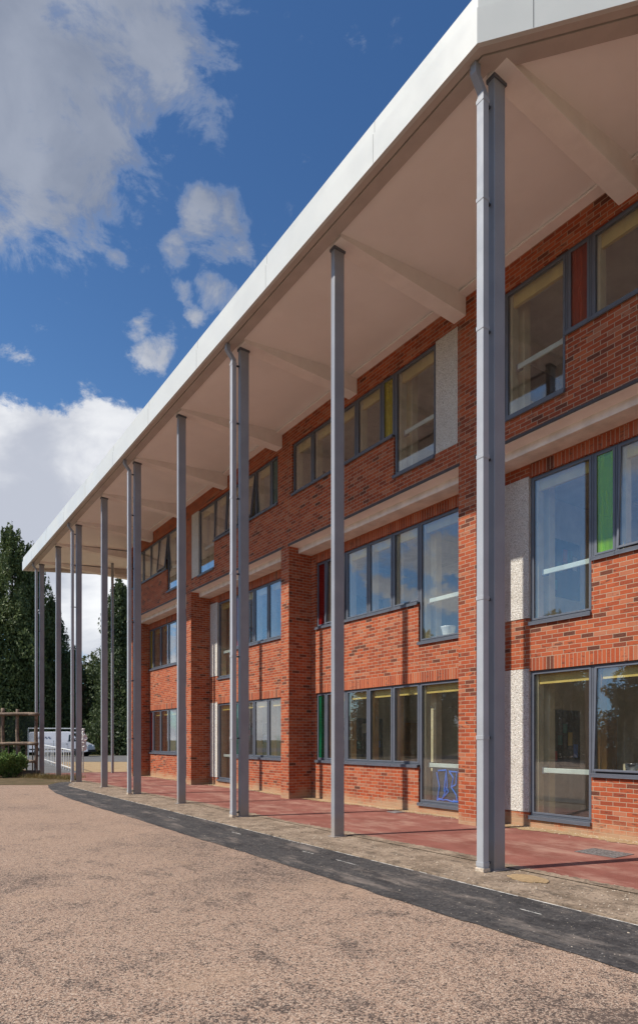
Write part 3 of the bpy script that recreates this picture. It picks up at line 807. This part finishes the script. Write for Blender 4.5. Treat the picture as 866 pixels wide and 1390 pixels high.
# ------------------------------------------------------------------ timber fence at the left
fx = vpos(-12.5, 28.2); FD = (CR*1.0 + CF*.10).normalized(); FN = Vector((-FD.y, FD.x, 0))
fence = thing('timber_fence', 'weathered rustic timber fence with three tall posts and round rails, left of the columns', 'fence', tuple(fx-FD*1.0))
def fp(s_, z, off=0): return fx - FD*s_ + FN*off + Vector((0, 0, z))
def post(s_, h, r, bend=0, name='post'):
    m = MB(); k = 8; pr = None
    for i in range(k):
        z0 = h*i/k; z1 = h*(i+1)/k
        o0 = bend*math.sin(i*1.3); o1 = bend*math.sin((i+1)*1.3)
        m.tube(fp(s_+o0, z0), fp(s_+o1, z1), r*(1-.02*i), r*(1-.02*(i+1)), 10, cap=(i in (0, k-1)))
    m.build(name, M['wood_old'], fence, smooth=True)
post(0, 2.78, .085, .01); post(.80, 2.93, .085, .015); post(1.42, 2.97, .095, .012); post(2.9, 2.95, .09, .01)
def logrun(z, s0, s1, r, sag=.02):
    m = MB(); k = 10
    for i in range(k):
        u0 = s0+(s1-s0)*i/k; u1 = s0+(s1-s0)*(i+1)/k
        m.tube(fp(u0, z+sag*math.sin(i*.9), -.10), fp(u1, z+sag*math.sin((i+1)*.9), -.10), r*(1+.08*math.sin(i*2.1)), r*(1+.08*math.sin((i+1)*2.1)), 9, cap=(i in (0, k-1)))
    m.build('rail', M['wood_old'], fence, smooth=True)
logrun(2.70, -.16, 4.2, .075); logrun(1.40, -.12, 4.2, .075); logrun(.62, -.02, 4.2, .065)
for i in range(14):
    s_ = .16+i*.26
    if abs(s_-.8) < .1 or abs(s_-1.42) < .1: continue
    m = MB(); m.tube(fp(s_, .1, .02), fp(s_+.02*math.sin(i), 1.33+.03*math.sin(i*2), .02), .028, .024, 7); m.build('picket', M['wood_old'], fence, smooth=True)
# mesh screen: real wires
m = MB(); k = 0
for i in range(64):
    s_ = .10+i*.05
    m.tube(fp(s_, 1.45, .05), fp(s_+.02, 2.63, .05), .009, n=4, cap=False)
for i in range(26):
    z = 1.47+i*.046; m.tube(fp(.08, z, .05), fp(3.3, z, .05), .009, n=4, cap=False)
m.build('mesh_screen', simple('green_mesh', (.012, .03, .018), .7), fence, fix=False)
m = MB(); c = vpos(-12.6, 27.4); 
for r_i in range(2): m.box(-2.6, 1.0, -.1, .1, r_i*.15, r_i*.15+.14)
o = m.build('sleeper_edging', M['sleeper'], bevel=.015); o.location = c-CR*.4+Vector((0, 0, -.02)); o.rotation_euler.z = math.atan2(CR.y, CR.x)
tag(o, 'dark timber sleeper edging below the rustic fence', 'edging')
# sandy stones/pots bits at left behind the fence: grass tufts at the verge edge
def leafset(m, c, n, sx, sy, sz, size, rng_, mi=0, shell=False):
    for _ in range(n):
        while True:
            v = Vector((rng_.uniform(-1, 1), rng_.uniform(-1, 1), rng_.uniform(-1, 1)))
            if v.length <= 1: break
        if shell and v.length > 1e-3: v = v.normalized()*(v.length**.35)
        p = Vector((c[0]+v.x*sx, c[1]+v.y*sy, c[2]+v.z*sz))
        a_ = Vector((rng_.gauss(0, 1), rng_.gauss(0, 1), rng_.gauss(0, .7))).normalized(); b_ = a_.orthogonal().normalized()
        b_ = (Matrix.Rotation(rng_.uniform(0, 6.28), 3, a_) @ b_)
        s_ = size*rng_.uniform(.6, 1.3); c2 = a_.cross(b_)*s_*.45; b2 = b_*s_
        i0 = len(m.v); m.v += [tuple(p-b2), tuple(p-c2), tuple(p+b2), tuple(p+c2)]; m.f.append((i0, i0+1, i0+2, i0+3)); m.mi.append(mi)
r_ = random.Random(5)
def bush(loc, label, n, sx, sz, mat, size=.055, name='bush'):
    t_ = thing(name, label, 'shrub', tuple(loc)); m = MB()
    for k in range(16):
        leafset(m, (r_.uniform(-1, 1)*sx*.8, r_.uniform(-.4, .4)*sx*.5, r_.uniform(.25, .8)*sz), n//16, sx*.35, sx*.3, sz*.28, size, r_, shell=True)
    o = m.build('foliage', mat, fix=False); o.parent = t_
    m = MB()
    for k in range(26):
        a_ = r_.uniform(-1, 1); leafset(m, (a_*sx, r_.uniform(-.4, .4), sz*r_.uniform(.7, 1.25)*(1-.35*abs(a_))), 26, .07, .07, .2, size*1.2, r_)
    o = m.build('foliage', mat, fix=False); o.parent = t_
    m = MB()
    for k in range(7): m.tube((r_.uniform(-.05, .05), 0, 0), (r_.uniform(-.8, .8)*sx, r_.uniform(-.2, .2), sz*.7), .012, .005, 6)
    o = m.build('stem', M['bark']); o.parent = t_; return t_
bush(vpos(-13.1, 26.9, .0), 'leafy green shrub on the verge in front of the timber fence', 5200, .75, .95, M['leaf_bush'])
bush(vpos(-13.9, 26.6, .0), 'green shrub at the left edge of the photo below the timber fence', 3600, .8, .85, M['leaf_bush'])
m = MB()
for _ in range(2600):
    u = r_.random(); base = vpos(-12.6+3.0*u, 27.3-1.7*u+r_.gauss(0, .35)); h = r_.uniform(.05, .22)
    d_ = Vector((r_.gauss(0, .05), r_.gauss(0, .05), h)); wv = Vector((r_.gauss(0, 1), r_.gauss(0, 1), 0)).normalized()*.008
    m.face([base-wv, base+wv, base+d_])
tag(m.build('grass', leaf_mat('dry_grass', (.20, .13, .04), (.26, .20, .08), (.14, .17, .05), 2), fix=False), 'dry grass at the verge edge near the far columns', 'grass', kind='stuff')

# ------------------------------------------------------------------ handrail along the ramp
hr = thing('handrail', 'white painted handrail with upright bars beside the ramp, behind the far columns', 'handrail', tuple(vpos(-13.6, 34.5)))
def hp(u, z):   # u 0 (near) .. 1 (far)
    return vpos(-12.15-6.9*u, 31.3+13.0*u, z)
m = MB(); m.tube(hp(0, 1.06), hp(1, 1.20), .028, n=10); m.build('top_rail', M['white_plastic'], hr)
m = MB(); m.tube(hp(0, .18), hp(1, .20), .020, n=8); m.build('lower_rail', M['white_plastic'], hr)
for i in range(15):
    u = (i/14)
    m = MB(); m.tube(hp(u, 0), hp(u, 1.06+.14*u), .018 if i % 3 else .028, n=8); m.build('upright', M['white_plastic'], hr)
# post wrapped in white plastic
wp = thing('wrapped_post', 'grey post with torn white plastic sheeting tied round its top, in front of the van', 'post', tuple(vpos(-11.2, 30.3)))
m = MB(); m.tube(vpos(-11.2, 30.3, 0), vpos(-11.2, 30.3, 1.75), .03, n=10); m.build('post', M['galv'], wp)
m = MB(); N_ = 14; K_ = 16; r_ = random.Random(9); grid = []
for i in range(K_+1):
    z = 1.05+1.05*i/K_; row = []
    for j in range(N_):
        a_ = j*6.283/N_; rr = (.05+.12*math.sin(math.pi*min(1, (i/K_)*1.05))**.7*(1-.6*i/K_))*r_.uniform(.6, 1.5)
        row.append(vpos(-11.2+rr*math.cos(a_)+.05*math.sin(i*.8), 30.3+rr*.6*math.sin(a_), z+r_.uniform(-.03, .03)))
    grid.append(row)
for i in range(K_):
    for j in range(N_): m.face([grid[i][j], grid[i][(j+1) % N_], grid[i+1][(j+1) % N_], grid[i+1][j]])
m.build('plastic_sheet', M['white_plastic'], wp, fix=False)
# height barrier in front of the van
hb = thing('height_barrier', 'grey steel goalpost barrier spanning the drive in front of the silver van', 'barrier', tuple(vpos(-24, 54)))
m = MB(); m.tube(vpos(-24.6, 54, 2.52), vpos(-20.2, 54, 2.50), .055, n=10); m.build('crossbar', M['galv'], hb)
for x_ in (-24.6, -20.4):
    m = MB(); m.tube(vpos(x_, 54, 0), vpos(x_, 54, 2.52), .05, n=10); m.build('upright', M['galv'], hb)

# ------------------------------------------------------------------ van
van = thing('parked_van', 'silver panel van parked side-on on the road behind the far columns', 'van', tuple(vpos(-24.2, 60)))
van.rotation_euler.z = math.atan2(CR.y, CR.x)
def vpart(name, m, mat, parent=van, bevel=0, smooth=False):
    o = m.build(name, mat, None, bevel=bevel, smooth=smooth); o.parent = parent; return o
prof = [(-2.75, .45), (-2.78, 1.2), (-2.70, 2.15), (-2.55, 2.28), (.95, 2.32), (1.25, 2.22), (2.02, 1.38), (2.62, 1.10), (2.80, .85), (2.82, .45), (2.2, .38), (-2.6, .38)]
m = MB(); n = len(prof)
sec = [(-.98, 0), (-.92, 1)]
front = [(x, -.98 if z < 1.5 else -.98+(z-1.5)*.13, z) for x, z in prof]; back = [(x, -y, z) for x, y, z in front]
m.face(front); m.face(back[::-1])
for i in range(n): j = (i+1) % n; m.face([front[i], back[i], back[j], front[j]])
vpart('body', m, M['van_paint'], bevel=.05, smooth=False)
for sgn in (-1, 1):
    m = MB(); pts = [(1.02, 1.40), (1.05, 2.02), (1.22, 2.04), (1.78, 1.42)]
    P0 = [(x, sgn*(.985-(max(z-1.5, 0))*.13), z) for x, z in pts]; P1 = [(x, sgn*(1.0-(max(z-1.5, 0))*.13), z) for x, z in pts]
    m.face(P0); m.face(P1[::-1])
    for i in range(4): j = (i+1) % 4; m.face([P0[i], P1[i], P1[j], P0[j]])
    vpart('side_window', m, M['van_glass'])
    m = MB(); m.box(1.86, 1.98, sgn*1.0-.02 if sgn > 0 else -1.16, 1.16 if sgn > 0 else -.98, 1.35, 1.58); vpart('mirror', m, M['dark'], bevel=.02)
    for wx in (-1.75, 1.95):
        m = MB(); m.tube((wx, sgn*.78, .34), (wx, sgn*.99, .34), .34, n=28); w_ = vpart('wheel', m, M['tyre'], bevel=.02)
        m = MB(); m.tube((wx, sgn*.985, .34), (wx, sgn*1.0, .34), .19, n=20); o = m.build('rim', M['galv']); o.parent = w_
        m = MB(); m.tube((wx, sgn*.96, .38), (wx, sgn*.987, .38), .42, n=28); vpart('wheel_arch', m, M['dark'])
    m = MB(); m.box(-2.6, 2.6, sgn*.985-.008, sgn*.985+.008, .62, .72); vpart('side_moulding', m, M['dark'])
    m = MB()
    for x_ in (-.35, .98): m.box(x_-.008, x_+.008, sgn*.981-.006, sgn*.981+.006, .75, 1.5)
    m.box(.80, .94, sgn*.99-.01, sgn*.99+.01, 1.15, 1.19); vpart('door', m, M['dark'])
    m = MB(); m.box(2.52, 2.79, sgn*.72-.16, sgn*.72+.16, .86, 1.06); vpart('headlight', m, M['ceramic'], bevel=.03)
m = MB(); m.face([(1.34, -.80, 2.15), (1.34, .80, 2.15), (2.04, .88, 1.40), (2.04, -.88, 1.40)]); m.face([(1.31, .80, 2.12), (1.31, -.80, 2.12), (2.01, -.88, 1.37), (2.01, .88, 1.37)]); vpart('windscreen', m, M['van_glass'])
m = MB()
for i, x_ in enumerate((-2.05, -1.75, -1.45, -1.15, -.85)): m.box(x_, x_+.14, -.985, -.96, 1.72, 1.84)
vpart('lettering', m, simple('blue_grey_lettering', (.12, .14, .22), .5))
m = MB(); m.box(2.70, 2.90, -.9, .9, .40, .62); vpart('bumper', m, M['dark'], bevel=.04)

# ------------------------------------------------------------------ trees
def conifer_meshes(seed, h, r, mat, n=26000, size=.17, brown=0):
    rg = random.Random(seed); m = MB()
    prof_ph = rg.uniform(0, 6)
    nc = 330
    for k in range(nc):
        u = rg.random()**1.15                      # height share
        rad = r*((1-u)**.52)*(.80+.16*math.sin(prof_ph+u*17)+.20*rg.uniform(-1, 1))
        ang = rg.uniform(0, 6.283); rad *= 1+.20*math.sin(ang*3+prof_ph+u*9)
        rr = rad*rg.choice((.98, .92, .8, .55))
        z = .4+u*(h-.8); up = rr*.28
        s_ = .45+.75*(1-u)+.2*rg.random()
        leafset(m, (math.cos(ang)*rr, math.sin(ang)*rr, z+up*.4), int(n/nc), s_*.85, s_*.85, s_*1.15, size, rg, mi=1 if rg.random() < brown else 0, shell=True)
        if rg.random() < .75:   # upright tips that break the outline
            leafset(m, (math.cos(ang)*rr*1.05, math.sin(ang)*rr*1.05, z+s_*1.5), int(n/nc*.35), s_*.22, s_*.22, s_*1.1, size*.8, rg)
    for q in range(3):
        ox, oy, oz = rg.uniform(-.9, .9), rg.uniform(-.9, .9), rg.uniform(-1.4, 0)
        for k in range(8): leafset(m, (ox+.1*rg.uniform(-1, 1), oy+.1*rg.uniform(-1, 1), h-1.3+oz+k*.2), 50, .42-.045*k, .42-.045*k, .35, size*.8, rg)
    crown = m
    tr = MB(); tr.tube((0, 0, 0), (0, 0, h*.9), .32, .04, 10)
    for k in range(14):
        z = 1.2+k*h*.055; a_ = rg.uniform(0, 6.28); tr.tube((0, 0, z), (math.cos(a_)*r*.6*(1-z/h), math.sin(a_)*r*.6*(1-z/h), z+1.0), .06, .02, 6)
    return crown, tr
def round_meshes(seed, h, r, n=16000, size=.2):
    rg = random.Random(seed); m = MB()
    for k in range(130):
        a_ = rg.uniform(0, 6.28); u = rg.uniform(-1, 1); q_ = math.sqrt(1-u*u); f_ = rg.choice((1, .9, .7))
        c = (math.cos(a_)*q_*r*f_, math.sin(a_)*q_*r*f_, h*.60+u*h*.36*f_)
        s_ = rg.uniform(.6, 1.2); leafset(m, c, n//130, s_, s_, s_*.8, size, rg, shell=True)
    tr = MB(); tr.tube((0, 0, 0), (.1, 0, h*.55), .28, .14, 10)
    for k in range(9):
        a_ = rg.uniform(0, 6.28); z = h*rg.uniform(.3, .5); tr.tube((0, 0, z), (math.cos(a_)*r*.6, math.sin(a_)*r*.6, z+h*.25), .09, .03, 7)
    return m, tr
KIND = {}
def tree(kind, loc, label, name, rz=0, sc_=(1, 1, 1), group='trees beyond the road'):
    if kind not in KIND:
        if kind == 'c1': mm = conifer_meshes(3, 19, 4.3, None, 34000); mats = M['leaf_dark']
        elif kind == 'c2': mm = conifer_meshes(12, 17, 3.8, None, 30000); mats = M['leaf_deep']
        elif kind == 'c3': mm = conifer_meshes(31, 16, 3.6, None, 26000, brown=.06); mats = [M['leaf_deep'], M['leaf_brown']]
        else: mm = round_meshes(8, 12.5, 3.6); mats = M['leaf_olive']
        if kind in ('c1', 'c2'): mats = [mats, M['leaf_brown']]
        c = mm[0].build('crown', mats, fix=False); tr = mm[1].build('trunk', M['bark'])
        KIND[kind] = (c, tr)
    else: c = KIND[kind][0].copy(); tr = KIND[kind][1].copy(); COL.objects.link(c); COL.objects.link(tr)
    t_ = thing(name, label, 'tree', tuple(loc), group); t_.rotation_euler.z = rz; t_.scale = sc_
    c.parent = t_; tr.parent = t_; return t_
tree('c1', vpos(-32.2, 67), 'tall dense conifer behind the fence, highest of the trees', 'conifer_tree', 0, (1, 1, 1.25))
tree('c1', vpos(-36.2, 66), 'broad dark conifer cut by the left edge of the photo', 'conifer_tree', 2.1, (1.1, 1.1, 1.1))
tree('c1', vpos(-30.8, 68.5), 'dense conifer touching the right side of the highest tree', 'conifer_tree', 1.2, (.8, .8, 1.17))
tree('c2', vpos(-29.3, 70), 'dark conifer between the highest left tree and the far columns', 'conifer_tree', 1.0, (.8, .8, .98))
tree('c3', vpos(-26.6, 69), 'brown-flecked conifer seen between the three farthest columns', 'conifer_tree', 0.4, (.72, .72, .70))
tree('c2', vpos(-23.2, 72), 'low dark conifer behind the van, beside the olive tree', 'conifer_tree', 2.6, (.95, .95, .66))
tree('d', vpos(-24.8, 76), 'olive green broadleaf tree rising above the van', 'broadleaf_tree', 0, (1.1, 1.1, 1.02))
tree('d', vpos(-21.2, 79), 'olive broadleaf tree just left of the right-hand conifer', 'broadleaf_tree', 2, (1.0, 1.0, 1.0))
tree('c3', vpos(-20.6, 66), 'dark conifer between the two single columns, just left of the round post', 'conifer_tree', 3.3, (.95, .95, 1.10))
tree('c2', vpos(-17.9, 67), 'tall dark conifer beside the far end of the building', 'conifer_tree', 4.1, (1.05, 1.05, .98))
tree('c3', vpos(-13.0, 68), 'dark conifer partly hidden by the far end of the brick building', 'conifer_tree', 5.0, (1.1, 1.1, 1.0))
# what the panes reflect: a pale low block and a tree belt on the far side of the yard
for i, (y_, k_, s_) in enumerate(((-16, 'c2', .62), (-9, 'd', .9), (-2, 'c1', .6), (5, 'd', 1.0), (12, 'c2', .66), (19, 'd', .85), (26, 'c1', .62), (33, 'c2', .7), (41, 'd', 1.0), (50, 'c1', .7), (60, 'c2', .7))):
    nm = 'broadleaf_tree' if k_ == 'd' else 'conifer_tree'
    tree(k_, (-31+((i*7) % 5)*.9, y_, 0), ('round green tree' if k_ == 'd' else 'dark conifer')+' across the yard, seen only mirrored in the panes', nm, i*1.3, (1.25, 1.25, s_), group='trees mirrored in the windows' )
opp = thing('low_building', 'low pale building across the yard, mirrored in the ground-floor panes', 'building', (-27, 6, 0))
m = MB(); m.box(-29.5, -24.5, -4, 16, 0, 3.2); m.build('wall', M['room'], opp)
m = MB(); m.box(-29.8, -24.1, -4.3, 16.3, 3.2, 3.45); m.build('roof', M['white_fascia'], opp)
for i in range(7):
    m = MB(); m.box(-24.495, -24.44, -3+i*2.7, -1.4+i*2.7, 1.0, 2.4); m.build('window', M['van_glass'], opp)

# ------------------------------------------------------------------ sky and sun
SUN = Vector((-1.0, .30, 0)).normalized(); EL = R(48.5)
world = bpy.data.worlds.new('World'); sc.world = world; world.use_nodes = True
t = NT(None, world)
sky = t.n('ShaderNodeTexSky', sky_type='NISHITA'); sky.sun_disc = False
sky.sun_elevation = EL; sky.sun_rotation = math.atan2(SUN.x, SUN.y); sky.altitude = 50; sky.air_density = 1.0; sky.dust_density = .6; sky.ozone_density = 2.5
d = t.n('ShaderNodeTexCoord').outputs['Generated']
dz = t.n('ShaderNodeSeparateXYZ', i_0=d).outputs[2]
# clear sky slightly deeper overhead
sk = t.mix(t.smooth(dz, .15, .75), (.74, 1.00, 1.16, 1), (.50, .76, 1.00, 1))
skyc = t.mix(1.0, sky.outputs[0], sk, 'MULTIPLY')
def pd(x, y):
    v = CF + CR*((x-433)/866) + Vector((0, 0, (1004-y)/866)); return v.normalized()
blobs = [((20, 60), .20, 1.2), ((110, 150), .13, 1.05), ((30, 215), .125, 1.0), ((215, 40), .11, .95), ((300, 70), .060, .72), ((170, 150), .075, .85), ((65, 300), .05, .5),
         ((272, 305), .040, .92), ((318, 325), .045, .72), ((238, 352), .030, .7), ((218, 478), .040, .95), ((200, 448), .032, .8), ((302, 408), .034, .85), ((268, 438), .022, .6), ((155, 355), .020, .62), ((250, 408), .024, .6), ((25, 475), .035, .5),
         ((60, 665), .125, 1.5), ((150, 620), .090, 1.4), ((20, 630), .085, 1.3), ((210, 640), .10, 1.3), ((110, 760), .16, 1.5), ((200, 800), .12, 1.4), ((0, 740), .12, 1.4), ((95, 572), .028, .6)]
warp = t.noise(d, 7, 5, .6); warpv = t.n('ShaderNodeTexNoise', i_Scale=9.0, i_Detail=6.0); t.set(warpv.inputs['Vector'], d)
dw = t.vm('ADD', d, t.vm('SCALE', t.vm('SUBTRACT', warpv.outputs['Color'], (.5, .5, .5)), scale=.085))
acc = None
for (px, py), rad, wgt in blobs:
    c = pd(px, py); dist = t.vm('DISTANCE', dw, tuple(c))
    b = t.smooth(dist, rad*1.3, rad*.25, 0, wgt)
    acc = b if acc is None else t.math('MAXIMUM', acc, b)
fb = t.noise(t.vm('MULTIPLY', d, (1, 1, 1.5)), 11, 12, .66, .3)
# clouds of the rest of the sky (away from the view), plus cover low on the horizon
back = t.smooth(t.vm('DOT_PRODUCT', t.vm('NORMALIZE', t.vm('MULTIPLY', d, (1, 1, 0))), tuple(CF)), .78, .5)
gen = t.smooth(t.noise(t.vm('MULTIPLY', d, (1, 1, 2.2)), 2.6, 8, .6), .42, .60, 0, .95)
acc = t.math('MAXIMUM', acc, t.math('MULTIPLY', gen, back))
dens = t.smooth(t.math('ADD', acc, t.math('MULTIPLY', t.math('SUBTRACT', fb, .5), 3.0)), t.smooth(dz, .4, .6, .46, .34), t.smooth(dz, .4, .6, .86, 1.12))
shade = t.noise(t.vm('ADD', t.vm('MULTIPLY', d, (1, 1, 1.6)), (.35, .1, .2)), 5.0, 8, .55, .3)
hi = t.mix(t.smooth(shade, .36, .68), (2.0, 2.3, 3.0, 1), (3.1, 3.4, 4.1, 1))
lo = t.mix(t.smooth(shade, .36, .64), (4.6, 4.8, 5.4, 1), (8.6, 8.6, 8.6, 1))
cl = t.mix(t.smooth(dz, .62, .36), hi, lo)
cl = t.mix(t.smooth(dens, .0, .6), (4.6, 5.0, 5.7, 1), cl)
final = t.mix(t.math('MULTIPLY', dens, .93), skyc, cl)
bg = t.n('ShaderNodeBackground', i_1=.096); t.set(bg.inputs[0], final)
o = t.n('ShaderNodeOutputWorld'); t.t.links.new(bg.outputs[0], o.inputs[0])
world.cycles.sampling_method = 'AUTOMATIC'

sl = bpy.data.lights.new('sun', 'SUN'); sl.energy = 3.9; sl.angle = R(.55); sl.color = (1, .93, .83)
so = bpy.data.objects.new('sun', sl); COL.objects.link(so)
dirv = -(SUN*math.cos(EL)+Vector((0, 0, math.sin(EL))))
so.rotation_euler = dirv.to_track_quat('-Z', 'Y').to_euler(); so.location = (-10, 5, 30)

# ------------------------------------------------------------------ camera
cam = bpy.data.cameras.new('camera'); co = bpy.data.objects.new('camera', cam); COL.objects.link(co); sc.camera = co
cam.sensor_fit = 'HORIZONTAL'; cam.sensor_width = 24; cam.lens = 24.0; cam.shift_y = 309/866; cam.clip_end = 3000; cam.clip_start = .05
co.location = (0, 0, 1.6); co.rotation_euler = (R(90), 0, math.atan2(CF.y, CF.x)-R(90))

sc.view_settings.view_transform = 'Standard'; sc.view_settings.look = 'None'; sc.view_settings.gamma = 1; sc.view_settings.exposure = 0.34
sc.view_settings.use_curve_mapping = False
sc.cycles.max_bounces = 8; sc.cycles.transparent_max_bounces = 12; sc.cycles.diffuse_bounces = 4; sc.cycles.caustics_reflective = False; sc.cycles.caustics_refractive = False
sc.cycles.use_denoising = True; sc.cycles.denoising_prefilter = 'ACCURATE'; sc.cycles.sample_clamp_indirect = 6
